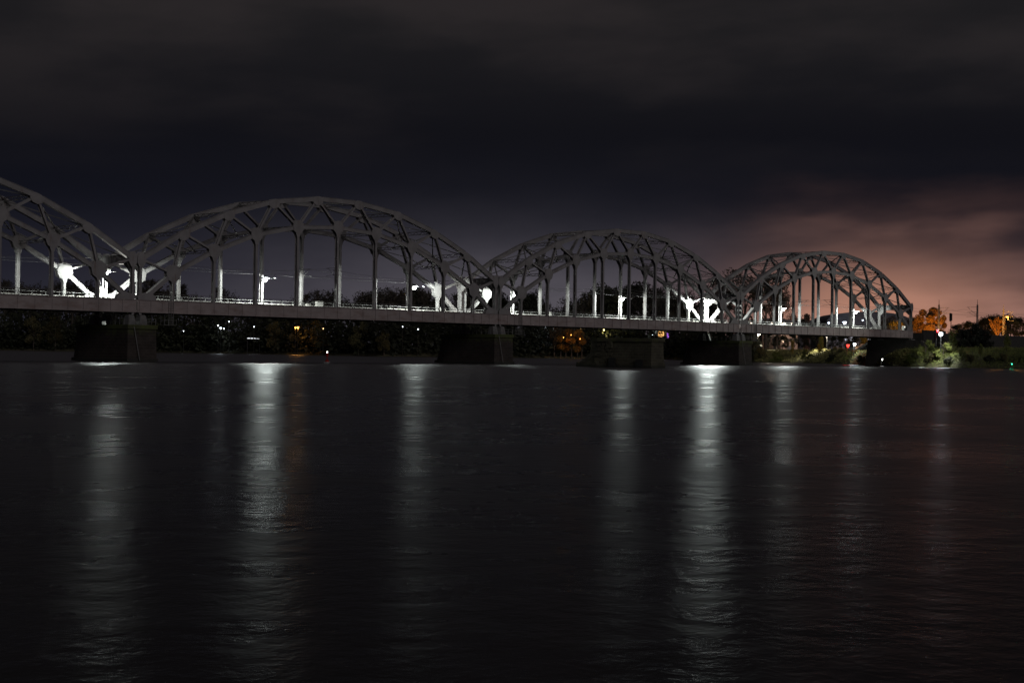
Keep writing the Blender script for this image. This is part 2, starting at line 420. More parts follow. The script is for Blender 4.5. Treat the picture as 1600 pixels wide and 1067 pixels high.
def make_span():
    root = empty('bridge_span')
    make_truss(root, 0.0); make_truss(root, WY)
    S = M['dark_steel']; y0, y1 = .36, WY-.36
    for i, (x, z) in enumerate(UN):
        if 0 < i < 9:
            g = MB(); lattice(g, (x, y0, z), (x, y1, z)); g.build('cross_strut', S, root)
    for i, (x, z) in enumerate(LN):
        if 2 <= i <= 8:
            g = MB(); lattice(g, (x, y0, z), (x, y1, z), .45)
            ym = WY/2
            if i in (2, 3, 7, 8):                                            # sway frame between the two levels
                zu = min(UN, key=lambda q: abs(q[0]-x)); zt = zu[1]-.3
            g.build('cross_strut', S, root)
    for i in range(9):                                                      # top laterals
        a, b = UN[i], UN[i+1]; g = MB()
        g.bar((a[0], y0, a[1]), (b[0], y1, b[1]), .22, .16, side=(0, 0, 1))
        g.bar((a[0], y1, a[1]-.17), (b[0], y0, b[1]-.17), .22, .16, side=(0, 0, 1))
        g.build('top_lateral', S, root)
    for i in range(2, 8):
        a, b = LN[i], LN[i+1]; g = MB()
        m_ = ((a[0]+b[0])/2, WY/2, (a[1]+b[1])/2)
        g.bar((a[0], y0, a[1]), m_, .18, .14, side=(0, 0, 1)); g.bar((a[0], y1, a[1]), m_, .18, .14, side=(0, 0, 1))
        g.bar(m_, (b[0], WY/2, b[1]), .18, .14, side=(0, 0, 1))
        g.build('lower_lateral', S, root)
    for u, l in ((1, 2), (2, 3), (7, 7), (8, 8)):                            # sway bracing
        a = UN[u]; b = LN[l]; g = MB()
        g.bar((a[0], y0, a[1]-.4), (b[0], WY/2, b[1]), .16, .14, side=(1, 0, 0)); g.bar((a[0], y1, a[1]-.4), (b[0], WY/2, b[1]), .16, .14, side=(1, 0, 0))
        g.build('sway_brace', S, root)
    for e in (0, 9):                                                        # deep portal girders with knees
        x, z = UN[e]; g = MB()
        g.box(x-.05, x+.05, y0+.05, y1-.05, z-.75, z+.55); g.box(x-.22, x+.22, y0+.05, y1-.05, z+.55, z+.62); g.box(x-.22, x+.22, y0+.05, y1-.05, z-.82, z-.75)
        for k in range(1, 8):
            yy = y0+(y1-y0)*k/8; g.box(x-.15, x+.15, yy-.04, yy+.04, z-.75, z+.55)
        for ys, sg in ((y0, 1), (y1, -1)):
            q = [(ys, z-.82), (ys+sg*1.9, z-.82), (ys, z-2.4)]
            k = len(g.v)
            for xx in (x-.05, x+.05): g.v += [(xx, a, b) for a, b in q]
            g.f += [(k, k+1, k+2), (k+5, k+4, k+3), (k, k+3, k+4, k+1), (k+1, k+4, k+5, k+2), (k+2, k+5, k+3, k)]
        g.build('portal_frame', M['steel'], root)
    # tie girders
    for y in (0.0, WY):
        sg = -1 if y == 0 else 1; g = MB()
        g.box(.12, L-.12, y-.40, y+.40, GB+.08, GT-.08)
        g.box(.12, L-.12, y-.52, y+.52, GT-.08, GT); g.box(.12, L-.12, y-.52, y+.52, GB, GB+.08)
        xs = [LN[i][0] for i in range(1, 10)]+[.5, L-.5]
        xs2 = []
        srt = sorted(xs)
        for a, b in zip(srt[:-1], srt[1:]): xs2 += [a, a+(b-a)/3, a+(b-a)*2/3]
        for x in xs2: g.box(x-.035, x+.035, y+sg*.40, y+sg*.455, GB+.08, GT-.08) if sg > 0 else g.box(x-.05, x+.05, y-.50, y-.40, GB+.08, GT-.08)
        g.build('tie_girder', M['girder'], root)
    for x in [LN[i][0] for i in range(1, 10)]+[1.2, L-1.2]:
        g = MB(); g.box(x-.03, x+.03, .41, WY-.41, GB+.1, GB+1.2); g.box(x-.2, x+.2, .41, WY-.41, GB+.06, GB+.1); g.box(x-.2, x+.2, .41, WY-.41, GB+1.2, GB+1.24)
        g.build('cross_beam', S, root)
    g = MB(); k = 0
    for yt in (2.75, 7.1):
        for dy in (-.9, .9): g.box(.2, L-.2, yt+dy-.15, yt+dy+.15, GB+1.24, GB+1.62)
    g.box(.05, L-.05, .53, WY-.53, GB+1.625, GB+1.635)  # thin full-width sheet added to keep lamp light off the piers
    g.box(.2, L-.2, .55, 1.25, GT-.14, GT-.08); g.box(.2, L-.2, WY-1.25, WY-.55, GT-.14, GT-.08)
    g.box(.2, L-.2, 4.3, 5.5, GT-.14, GT-.08)
    g.build('deck_plating', S, root)
    g = MB()
    x = .5
    while x < L-.4:
        for yt in (2.75, 7.1): g.box(x-.12, x+.12, yt-1.3, yt+1.3, GB+1.64, GB+1.82)
        x += .62
    g.build('sleeper_bed', M['sleeper'], root)
    for yt in (2.75, 7.1):
        for dy in (-.76, .76):
            g = MB(); g.box(.05, L-.05, yt+dy-.035, yt+dy+.035, GB+1.84, GB+2.0); g.build('running_rail', M['rail_steel'], root)
    for y, nm in ((.60, 0), (WY-.60, 1)):                                   # walkway railings
        g = MB(); x = .9
        while x < L-.3:
            g.box(x-.04, x+.04, y-.04, y+.04, GT-.06, GT+1.1); x += 2.45
        for z in (GT+.55, GT+1.07): g.box(.3, L-.3, y-.025, y+.025, z-.03, z+.03)
        g.box(.3, L-.3, y-.012, y+.012, GT-.02, GT+.13)
        g.build('railing', S, root)
    g = MB(); x = 1.0; r = random.Random(5)
    while x < L-2.5:                                                        # cable trough on the far walkway
        ln = r.choice((1.1, 1.5, 1.9)); g.box(x, x+ln, WY-1.1, WY-.8, GT+.05, GT+.50+r.random()*.12); x += ln+.28
    g.build('cable_trough', M['trough'], root)
    g = MB(); g.box(.1, L-.1, WY+.53, WY+2.6, GT-.12, GT-.06)  # unseen walkway added to shade the pier noses from the lamps
    for k in range(21): g.bar((2+k*4.05, WY+.45, GB+.5), (2+k*4.05, WY+2.5, GT-.14), .1, .1, side=(1, 0, 0))
    g.build('added_shade_deck', S, root)
    # inspection ladder with basket under the near girder
    g = MB(); x0 = 6.0
    for dx_ in (0, .45, .9):
        g.bar((x0+dx_, -.62, GT-.2), (x0+dx_, -.62, GB-1.9), .05, .05)
    z = GB-1.9
    while z < GT-.3: g.bar((x0, -.62, z), (x0+.9, -.62, z), .035, .035, side=(0, 0, 1)); z += .4
    for zz in (GB-1.9, GB-1.1):
        for a, b in (((-.9, -.65), (1.5, -.65)), ((-.9, .3), (1.5, .3)), ((-.9, -.65), (-.9, .3)), ((1.5, -.65), (1.5, .3))):
            g.bar((x0+a[0], a[1], zz), (x0+b[0], b[1], zz), .05, .05, side=(0, 0, 1))
    for a in (-.9, -.1, .7, 1.5):
        for b in (-.65, .3): g.bar((x0+a, b, GB-1.9), (x0+a, b, GB-1.0 if b < 0 else GB), .05, .05, side=(0, 1, 0))
    g.build('inspection_ladder', S, root)
    return root
span0 = make_span()
tag(span0, 'steel arch span at the left edge, cut off by the frame', 'bridge span', 'arch spans of the railway bridge')
span0.location = (-L, 0, 0)
labels = ['large steel arch span left of the middle, second from the left edge',
          'middle steel arch span standing over the ruined stone pier',
          'smallest steel arch span at the right against the orange glow, reaching the bank']
for i, lb in enumerate(labels):
    c = copy_tree(span0); c.location = (i*L, 0, 0); c['label'] = lb
    for ch in [o for o in bpy.data.objects if o.parent == c]: pass

# ------------------------------------------------------------------ piers
def pier(x, label):
    root = empty('bridge_pier', (x, 0, 0))
    def ring(z, hx, ya, yb, nose):
        pts = [(-hx, ya, z), (hx, ya, z), (hx, yb, z)]
        for k in range(1, 6):
            a = math.pi*k/6; pts.append((hx*math.cos(a), yb+nose*math.sin(a), z))
        pts.append((-hx, yb, z)); return pts
    g = MB(); g.loft([ring(-1.5, 2.95, -2.3, 12.3, 5.0), ring(.5, 2.92, -2.25, 12.25, 4.4), ring(.52, 2.75, -2.05, 12.05, 4.0), ring(3.4, 2.70, -1.98, 12.0, 2.8), ring(5.2, 2.68, -1.95, 11.95, 2.7)])
    body = g.build('pier_shaft', M['masonry'], root)
    g = MB(); g.loft([ring(5.2, 2.8, -2.2, 12.1, 3.1), ring(5.85, 2.8, -2.2, 12.1, 3.1)]); g.build('cap_course', M['masonry'], root)
    for y in (0, WY):
        for dx_ in (-1.1, 1.1):
            g = MB(); g.loft([[(dx_+sx*.75, y+sy*.8, 5.85) for sx, sy in ((-1, -1), (1, -1), (1, 1), (-1, 1))], [(dx_+sx*.5, y+sy*.55, 7.4) for sx, sy in ((-1, -1), (1, -1), (1, 1), (-1, 1))]])
            g.box(dx_-.45, dx_+.45, y-.4, y+.4, 7.4, 7.48)
            g.build('bearing', M['dark_steel'], root)
    g = MB()
    for yy in (-2.0, 12.0):
        for k in range(5):
            xx = -2.5+k*1.25; g.box(xx-.03, xx+.03, yy-.03, yy+.03, 5.85, 6.9)
        for z in (6.4, 6.88): g.box(-2.5, 2.5, yy-.02, yy+.02, z-.02, z+.02)
    for k in range(12):
        yy = -2+k*14/11
        for xx in (-2.55, 2.55): g.box(xx-.03, xx+.03, yy-.03, yy+.03, 5.85, 6.9)
    for z in (6.4, 6.88):
        for xx in (-2.55, 2.55): g.box(xx-.02, xx+.02, -1.9, 11.9, z-.02, z+.02)
    g.build('pier_railing', M['dark_steel'], root)
    g = MB(); g.tube((-1.7, -2.25, 5.6), (-.9, -2.75, .2), .06); g.build('drain_pipe', M['dark_steel'], root)
    tag(root, label, 'bridge pier', 'stone piers of the railway bridge')
    return root
pier(-L, 'stone bridge pier beyond the left edge of the picture')
pier(0, 'leftmost stone bridge pier with mossy top under the left arch joint')
pier(L, 'stone bridge pier under the joint of the two middle arches')
pier(2*L, 'dark stone bridge pier under the joint before the smallest arch')

ab = empty('bridge_abutment', (255, 0, 0)); tag(ab, 'dark stone abutment carrying the right end of the bridge', 'abutment')
g = MB(); g.loft([[(-1.2, -3.5, -1), (14, -3.5, -1), (14, 14, -1), (-1.2, 14, -1)], [(-.6, -3.0, 7.3), (14, -3.0, 7.3), (14, 13.5, 7.3), (-.6, 13.5, 7.3)]]); g.build('abutment_wall', M['abutment'], ab)
g = MB(); g.box(1.0, 14.1, -3.1, -2.5, 7.3, 10.1); g.box(1.0, 14.1, 12.9, 13.6, 7.3, 10.1); g.box(.9, 1.6, -2.5, 12.9, 7.3, 9.3); g.box(1.6, 14.1, -2.5, 12.9, 7.3, 9.3); g.build('parapet', M['abutment'], ab)
for y in (0, WY):
    g = MB(); g.loft([[(.1+sx*.7, y+sy*.75, 7.3) for sx, sy in ((-1, -1), (1, -1), (1, 1), (-1, 1))], [(.1+sx*.45, y+sy*.5, 7.5) for sx, sy in ((-1, -1), (1, -1), (1, 1), (-1, 1))]]); g.build('bearing', M['steel'], ab)

# ruined pier of the former bridge, standing in the water on this side
op = empty('ruined_pier', (63.2, -50.6, 0)); tag(op, 'ruined stone pier with mossy top standing alone in the water before the bridge', 'ruined pier')
def oring(z, hx, ya, yb, nose, j=0):
    r = random.Random(int(z*100)+5)
    pts = [(-hx, ya, z), (hx, ya, z), (hx, yb, z), (hx*.45, yb+nose*.75, z), (0, yb+nose, z), (-hx*.45, yb+nose*.75, z), (-hx, yb, z), (-hx, yb*.5+ya*.5, z)]
    return [(a+(r.random()-.5)*j, b+(r.random()-.5)*j, c+(r.random()-.5)*j) for a, b, c in pts]
g = MB(); g.loft([oring(-1.5, 1.9, -6.6, 5.2, 6.4), oring(.75, 1.9, -6.6, 5.2, 5.9, .1), oring(.78, 1.72, -6.5, 5.0, 5.4, .1), oring(2.4, 1.68, -6.45, 4.9, 3.2, .12), oring(4.35, 1.62, -6.4, 4.8, 2.9, .2)])
g.build('pier_shaft', M['old_masonry'], op)
g = MB(); g.loft([oring(4.35, 1.85, -6.6, 5.0, 3.0, .1), oring(4.85, 1.8, -6.6, 5.0, 2.9, .25)]); g.build('cap_course', M['old_masonry'], op)
# loose, weathered facing stones standing proud of the broken upstream end, weeds on the top
g = MB(); r = random.Random(9)
for k in range(46):
    yy = 2.2+r.random()*3.0; zz = .9+r.random()*3.3; ww = .22+r.random()*.3; hh = .14+r.random()*.16
    g.box(-1.80-r.random()*.08, -1.55, yy-ww, yy+ww, zz-hh, zz+hh)
g.build('loose_facing_stone', M['old_masonry'], op)
for (yy, zz) in ((1.6, 1.1), (-4.2, .9)):
    g = MB(); g.box(-2.25, -1.93, yy-.7, yy+.6, -1, zz+.5); g.build('fender_block', M['black'], op)

# ------------------------------------------------------------------ leaves and trees
def leaf_cloud(mb, rng, lumps, n, leaf, flat=.9):
    k = len(mb.v)
    for i in range(n):
        c, r = lumps[rng.randrange(len(lumps))]
        d = Vector((rng.gauss(0, 1), rng.gauss(0, 1), rng.gauss(0, 1))).normalized()*r*(rng.random()**.45)
        p = Vector(c)+Vector((d.x, d.y, d.z*flat)); s_ = leaf*(.6+rng.random()*.9)
        a = Vector((rng.gauss(0, 1), rng.gauss(0, 1), rng.gauss(0, 1))).normalized(); b = a.orthogonal().normalized()
        q = len(mb.v)
        mb.v += [tuple(p+a*s_), tuple(p-a*s_*.4+b*s_*.7), tuple(p-a*s_*.5-b*s_*.7)]; mb.f.append((q, q+1, q+2))
def branch(mb, tips, rng, p, d, ln, r, depth, spread, up, nmin=.05):
    e = p+d*ln; mb.tube(p, e, r, max(nmin, r*.62), n=4 if depth > 2 else 3, caps=False)
    tips.append((e, depth))
    if depth == 0: return
    for k in range(rng.choice((2, 3, 3)) if depth > 1 else 4):
        a = Vector((rng.gauss(0, 1), rng.gauss(0, 1), rng.gauss(0, .6)))
        nd = (d+a*spread+Vector((0, 0, up))).normalized()
        branch(mb, tips, rng, p+d*ln*(.55+.45*rng.random()), nd, ln*(.62+.22*rng.random()), max(nmin, r*.6), depth-1, spread, up, nmin)
def tree_proto(name, seed, kind, leafmat, nleaf, leaf=.035, spread=.5, up=.18, bare=False):
    """unit tree, one metre tall, scaled on placing"""
    rng = random.Random(seed); root = empty(name)
    tm = MB(); tips = []
    if bare:
        nm = .0022 if leafmat != M['leaf_orange'] else .0055
        tm.tube((0, 0, 0), (0, 0, .22), .022, .017, n=7, caps=False)
        cm = MB()
        for k in range(6):
            a = rng.random()*6.28; dd = Vector((math.cos(a)*.5, math.sin(a)*.5, 1)).normalized()
            branch(cm, tips, rng, Vector((0, 0, .16+.05*k)), dd, .20, .0095 if nm < .004 else .02, 4, spread*.8, up, nm)
        tm.tube((0, 0, .22), (0, 0, .55), .017, .008, n=6, caps=False)
        if nleaf: leaf_cloud(cm, rng, [(p, .05) for p, dp in tips if dp < 2], nleaf, leaf)
        zmax = max(v[2] for v in cm.v)
        for q in (tm, cm): q.v = [(v[0]/zmax, v[1]/zmax, v[2]/zmax) for v in q.v]
        tm.build('trunk', M['bark'], root); cm.build('crown', leafmat, root)
    else:
        tm.tube((0, 0, 0), (0, 0, .35), .025, .016, n=7, caps=False); tm.tube((0, 0, .35), (.01, 0, .8), .016, .004, n=6, caps=False)
        for k in range(9):
            a = rng.random()*6.28; z = .2+.06*k
            branch(tm, tips, rng, Vector((0, 0, z)), Vector((math.cos(a), math.sin(a), .7)).normalized(), .16, .008, 1, .4, .1, .003)
        lumps = []
        for k in range(16):
            a = rng.random()*6.28; z = .25+.65*rng.random()
            wr = {'round': .30*math.sqrt(max(.05, 1-((z-.55)/.42)**2)), 'cone': .26*(1.08-z), 'shrub': .42*math.sqrt(max(.05, 1-((z-.35)/.6)**2)), 'column': .15}[kind]
            rr = wr*math.sqrt(rng.random()); zz = z if kind != 'shrub' else z*.85-.1
            lumps.append(((rr*math.cos(a), rr*math.sin(a), zz), .10+.07*rng.random()))
        cm = MB(); leaf_cloud(cm, rng, lumps, nleaf, leaf)
        tm.build('trunk', M['bark'], root); cm.build('crown', leafmat, root)
    return root
PROT = {}
def proto(key, *a, **k):
    PROT[key] = tree_proto(*a, **k)
proto('bare1', 'bare_tree', 1, 'round', M['twig'], 700, .012, bare=True)
proto('bare2', 'bare_tree', 2, 'round', M['twig'], 1400, .013, bare=True, spread=.6)
proto('bare3', 'bare_tree', 3, 'round', M['twig'], 2300, .014, bare=True, spread=.42, up=.3)
proto('leafy1', 'leafy_tree', 4, 'round', M['leaf_dark'], 3200, .020)
proto('leafy2', 'leafy_tree', 5, 'column', M['leaf_dark'], 2400, .020)
proto('olive', 'leafy_tree', 6, 'round', M['leaf_olive'], 2600, .020)
proto('orange', 'autumn_tree', 7, 'round', M['leaf_orange'], 9000, .022)
proto('lit', 'bare_tree', 8, 'round', M['leaf_orange'], 300, .010, bare=True, spread=.55, up=.35)  # bare twigs coloured leaf orange, amber light put into the colour
proto('shrubg', 'shrub', 9, 'shrub', M['leaf_green'], 2600, .032)
proto('shrubd', 'shrub', 10, 'shrub', M['leaf_dark'], 2600, .036)
proto('shrubo', 'shrub', 11, 'shrub', M['leaf_olive'], 2200, .034)
proto('yellow', 'sapling', 12, 'column', M['leaf_yellow'], 1500, .026)
proto('greens', 'sapling', 13, 'column', M['leaf_green'], 1500, .026)
proto('conifer', 'small_fir', 14, 'cone', M['leaf_green'], 2600, .022)
used = set(); KIDS = {}
for q in bpy.data.objects:
    if q.parent: KIDS.setdefault(q.parent.name, []).append(q)
def plant(key, loc, h, wd=1.0, label=None, cat='tree', group=None, rz=None):
    src = PROT[key]
    if key in used:
        o = src.copy(); COL.objects.link(o)
        for k in ('label', 'category', 'group'):
            if k in o: del o[k]
        for ch in KIDS[src.name]:
            c = ch.copy(); COL.objects.link(c); c.parent = o
    else: o = src; used.add(key)
    o.location = loc; o.scale = (h*wd, h*wd, h); o.rotation_euler = (0, 0, rnd.random()*6.28 if rz is None else rz)
    return tag(o, label, cat, group)
def plant_px(key, px, ptop, dl, wd=1.0, **k):
    """stands dl metres inland in column px; its height reaches the picture row ptop"""
    p = gpt(px, dl); d = shore(px)+dl; top = at(px, ptop, d).z
    p.z -= .2
    return plant(key, p, max(1.0, top-p.z), wd, **k)

OUT = [(-200, 430), (0, 432), (60, 440), (130, 428), (180, 440), (250, 436), (300, 452), (330, 468), (345, 465), (375, 472), (405, 474), (430, 466), (460, 460), (500, 452), (540, 455), (575, 446), (610, 440), (650, 446), (690, 455), (720, 458), (760, 446), (800, 462), (830, 444), (848, 466), (884, 462), (905, 450), (940, 446), (975, 440), (1005, 434), (1040, 440), (1075, 458), (1100, 455)]
def outl(px): return float(np.interp(px, [a for a, b in OUT], [b for a, b in OUT]))
px = -150
while px < 1110:
    if 366 < px < 384 or 850 < px < 884: px += 6; continue
    big = px > 560
    key = rnd.choice(['bare1', 'bare2', 'bare3', 'bare2', 'leafy2'] if not big else ['bare2', 'bare3', 'leafy1', 'leafy2', 'bare3', 'leafy1'])
    lf = key.startswith('leafy')
    zone = 'beyond the left arch' if px < 210 else ('under the large left arch' if px < 770 else 'under the middle arch')
    plant_px(key, px, outl(px)+rnd.uniform(-3, 12), rnd.uniform(12, 90), rnd.uniform(.75, 1.1),
             label=('dense dark tree' if lf else 'bare twiggy tree')+' in the far bank row seen '+zone, group=('dense' if lf else 'bare')+' far bank trees '+zone)
    px += rnd.uniform(9, 15)
plant_px('bare3', 354, 448, 25, .8, label='lone rounded bare tree standing apart under the left arch, against grey sky', group=None)

# lower undergrowth on the far bank, dark mass below the deck
def mass(name, pxs, mt, n, hfun, leaf, d0, d1, label, cat, seed):
    rng = random.Random(seed); g = MB()
    for i in range(n):
        px = rng.uniform(*pxs); dl = rng.uniform(d0, d1); p = gpt(px, dl); hh = hfun(px)*(.25+.75*rng.random())
        p.z += hh*rng.random(); s_ = leaf*(.5+rng.random())
        for j in range(2):
            a = Vector((rng.gauss(0, 1), rng.gauss(0, 1), rng.gauss(0, 1))).normalized(); b = a.orthogonal().normalized()
            c = p+Vector((rng.gauss(0, 1), rng.gauss(0, 1), rng.gauss(0, .6)))*s_; q = len(g.v)
            g.v += [tuple(c+a*s_), tuple(c-a*s_*.4+b*s_*.7), tuple(c-a*s_*.5-b*s_*.7)]; g.f.append((q, q+1, q+2))
    tag(g.build(name, mt), label, cat, kind='stuff')
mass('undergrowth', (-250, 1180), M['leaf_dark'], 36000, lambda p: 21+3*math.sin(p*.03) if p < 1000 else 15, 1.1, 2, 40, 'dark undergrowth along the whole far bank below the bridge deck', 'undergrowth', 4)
mass('bank_grass', (1178, 1420), M['dry_grass'], 14000, lambda p: 1.3, .20, 1, 40, 'dry yellow green grass on the bank under the smallest arch', 'grass', 5)
mass('bank_weeds', (1400, 1680), M['leaf_green'], 16000, lambda p: 1.0, .16, 1, 30, 'green weeds covering the slope at the right edge', 'weeds', 6)

# columns of colour on the far bank
for px, pt, key, lb in ((52, 492, 'olive', 'dim green tree near the left edge below the bridge deck'), (86, 490, 'olive', 'dim brownish tree near the left edge below the bridge deck'),
                        (428, 500, 'olive', 'olive tree on the far bank left of the amber lamps'), (500, 496, 'olive', 'olive tree on the far bank above the red channel marker'),
                        (560, 500, 'olive', 'dim brownish tree on the far bank right of the channel marker'), (600, 515, 'olive', 'low olive tree on the far bank below the tall poplars')):
    plant_px(key, px, pt, 3, .9, label=lb)

# big trees right of the middle arch and behind the smallest one
for px, pt, dl, wd, key, lb in ((1128, 432, 30, .85, 'bare3', 'tall twiggy tree just left of the joint before the smallest arch'), (1163, 418, 34, .95, 'bare2', 'tallest bare tree, behind the joint of the middle and smallest arch'),
                                (1196, 424, 40, .9, 'bare3', 'tall bare tree behind the left end of the smallest arch'), (1214, 452, 60, .8, 'bare2', 'shorter bare tree right of the tall ones under the smallest arch')):
    plant_px(key, px, pt, dl, wd, label=lb)
for i, px in enumerate((1236, 1246, 1281, 1384)):
    plant_px('bare2', px, (492, 488, 506, 492)[i], 160, 1.0, label='small dark tree beyond the low houses under the smallest arch', group='small trees beyond the low houses')

# bank under the smallest arch
for px, pt, dl, wd, key, lb in (
        (1190, 536, 10, 1.1, 'shrubo', 'low olive shrub beside the dark pier on the grassy bank'), (1215, 545, 4, 1.3, 'shrubg', 'low green shrub at the waterline right of the dark pier'),
        (1238, 530, 14, .5, 'yellow', 'bright yellow sapling on the grassy bank under the smallest arch'), (1228, 522, 40, .6, 'olive', 'pale thin tree behind the yellow sapling'),
        (1283, 526, 22, .7, 'greens', 'bright green sapling on the bank under the middle of the smallest arch'), (1279, 537, 16, .6, 'yellow', 'small yellow sapling at the foot of the green one'),
        (1262, 541, 8, 1.2, 'shrubg', 'rounded green shrub between the two bright saplings'), (1307, 536, 12, 1.2, 'shrubo', 'reddish olive shrub left of the red signal lamp'),
        (1325, 545, 8, 1.0, 'shrubg', 'yellow green shrub under the red signal lamp'), (1300, 550, 3, 1.3, 'shrubd', 'dark shrub at the waterline left of the abutment'),
        (1345, 552, 4, 1.4, 'shrubd', 'dark shrub at the waterline before the white wall'), (1378, 550, 6, 1.2, 'shrubd', 'dark shrub at the foot of the abutment')):
    plant_px(key, px, pt, dl, wd, label=lb, cat='shrub' if key.startswith('shrub') else 'tree')
for px, pt, key, lb in ((1348, 527, 'yellow', 'brightly lit yellow tree beyond the bridge, seen under the deck'), (1369, 529, 'yellow', 'small lit yellow tree right of the bigger one under the deck'), (1396, 500, 'yellow', 'yellow green tree beside the track near the right end of the bridge')):
    plant_px(key, px, pt, 75, 1.5, label=lb)
for px in (1180, 1200, 1212, 1222, 1240, 1255, 1266, 1279, 1290, 1301, 1312, 1322, 1334, 1346, 1358, 1368):
    plant_px('leafy1', px, 520+rnd.uniform(-4, 5), 110, .9, label='mid green tree behind the grassy bank, seen under the deck', group='green trees behind the grassy bank')

# right bank
for px, pt, dl, wd, key, lb in (
        (1446, 524, 12, 1.15, 'shrubg', 'big green shrub left below the bright floodlight'), (1474, 528, 9, 1.1, 'shrubg', 'big green shrub right under the bright floodlight'),
        (1456, 545, 4, 1.3, 'shrubo', 'olive shrub low on the slope below the floodlight'), (1425, 548, 4, 1.3, 'shrubg', 'green shrub low on the slope right of the abutment'),
        (1488, 514, 14, .8, 'greens', 'brightly lit leafy sapling right beside the floodlight'), (1500, 540, 8, 1.0, 'shrubg', 'green shrub on the slope right of the floodlight'),
        (1532, 537, 10, .7, 'greens', 'green sapling in front of the big dark bush'), (1516, 548, 5, 1.1, 'shrubo', 'olive shrub low on the slope below the dark bush'),
        (1573, 522, 17, .95, 'conifer', 'small green fir before the dark embankment'), (1568, 545, 6, 1.0, 'shrubo', 'olive shrub on the slope below the small fir'),
        (1594, 548, 6, 1.0, 'shrubg', 'green shrub on the slope at the right edge'), (1545, 551, 5, 1.1, 'shrubd', 'dark shrub on the slope left below the small fir'),
        (1483, 553, 3, 1.2, 'shrubd', 'dark shrub at the waterline under the floodlight'), (1435, 533, 16, .8, 'shrubg', 'leafy shrub beside the end of the bridge girder')):
    plant_px(key, px, pt, dl, wd, label=lb, cat='tree' if key in ('greens', 'conifer') else 'shrub')
for px, pt, wd, lb in ((1522, 496, .95, 'large near black bush in front of the railway line'), (1500, 506, .8, 'near black bush left of the largest dark one'), (1540, 508, .8, 'near black bush right of the largest dark one')):
    plant_px('shrubd', px, pt, 42, wd, label=lb, cat='shrub')
# beyond the line
def plant_at(key, px, Y, pbase, ptop, wd, **k):
    p, t = at_y(px, Y, 520); b = at(px, pbase, t); return plant(key, b, at(px, ptop, t).z-b.z, wd, **k)
plant_at('orange', 1452, 26, 532, 480, 1.05, label='round autumn tree glowing orange beside the first mast')
plant_at('orange', 1434, 30, 532, 500, 1.0, label='lower orange tree left of the glowing round one')
plant_at('orange', 1470, 30, 532, 492, .75, label='orange tree right behind the glowing round one')
plant_at('lit', 1557, 28, 536, 494, 1.15, label='bare tree lit bright orange from below beyond the tracks')
for px, pt, key in ((1420, 498, 'bare3'), (1428, 494, 'leafy1'), (1494, 506, 'leafy1'), (1502, 502, 'olive'), (1511, 501, 'leafy1'), (1519, 503, 'leafy1'), (1528, 500, 'olive'), (1536, 495, 'leafy1'), (1544, 492, 'olive'), (1552, 492, 'leafy1'), (1561, 488, 'olive'),
                    (1570, 490, 'leafy1'), (1579, 492, 'olive'), (1588, 495, 'leafy1'), (1597, 499, 'olive'), (1606, 503, 'leafy1'), (1640, 500, 'olive')):
    plant_at(key, px, 48+rnd.random()*15, 532, pt, 1.25, label='dim tree in the row beyond the railway at the right', group='dim trees beyond the railway')

# ------------------------------------------------------------------ bridge lamps
WHITE = (.93, 1.0, .93)
def bridge_lamp(px, hx, z, P, label, pole=False, k_=.2):
    x = at_y(px, WY-2.0)[0].x; bx = hx-x
    root = empty('bridge_lamp', (x, WY-2.0, 0)); tag(root, label, 'lamp', 'lamps along the bridge')
    g = MB(); g.tube((bx, 1.6, z-.05), (0, .1, z+.32), .05, .05)
    if pole: g.tube((bx, 1.6, GT-.1), (bx, 1.6, z), .12, .07)
    else: g.box(bx-.12, bx+.12, 1.53, 1.67, z-.5, z+.2)
    g.build('lamp_pole' if pole else 'bracket_arm', M['lamp_body'], root)
    sq = [(-1, -1), (1, -1), (1, 1), (-1, 1)]
    g = MB(); g.loft([[(a*.6, b*.72, z+.20) for a, b in sq], [(a*.6, b*.72, z+.24) for a, b in sq], [(a*.3, b*.4, z+.42) for a, b in sq]])
    h = g.build('lamp_head', M['lamp_body'], root)
    g = MB(); g.loft([[(r_*math.cos(k*.785), r_*math.sin(k*.785), z+zz) for k in range(8)] for r_, zz in ((.16, -.42), (.36, -.26), (.44, 0), (.38, .19))])
    g.build('lamp_lens', glow(WHITE, 60), h)
    point('street_side_light', (0, -.56, z+.05), P*k_*1.45, WHITE, root, .08, spot=178.5, blend=.1)
    g = MB(); g.tube((0, -.3, z+.42), (0, -1.4, z+1.15), .02, .02, 5); g.tube((0, -1.4, z+1.15), (0, -2.75, z+.9), .02, .02, 5); g.tube((0, -2.75, z+.9), (0, -2.75, z+.3), .02, .02, 5); g.loft([[(a*.36, b*.36-2.75, z+.17) for a, b in sq], [(a*.36, b*.36-2.75, z+.20) for a, b in sq], [(a*.15, b*.15-2.75, z+.30) for a, b in sq]])  # made-up arm and shaded head for the added truss wash
    g.build('added_wash_head', M['black'], root)
    point('added_truss_wash', (0, -2.75, z+.12), P*1.35, WHITE, root, .03, spot=178, aim=(0, .97, -.24), blend=.1)  # added light to brighten the far truss, apart from the lamp itself
    return root
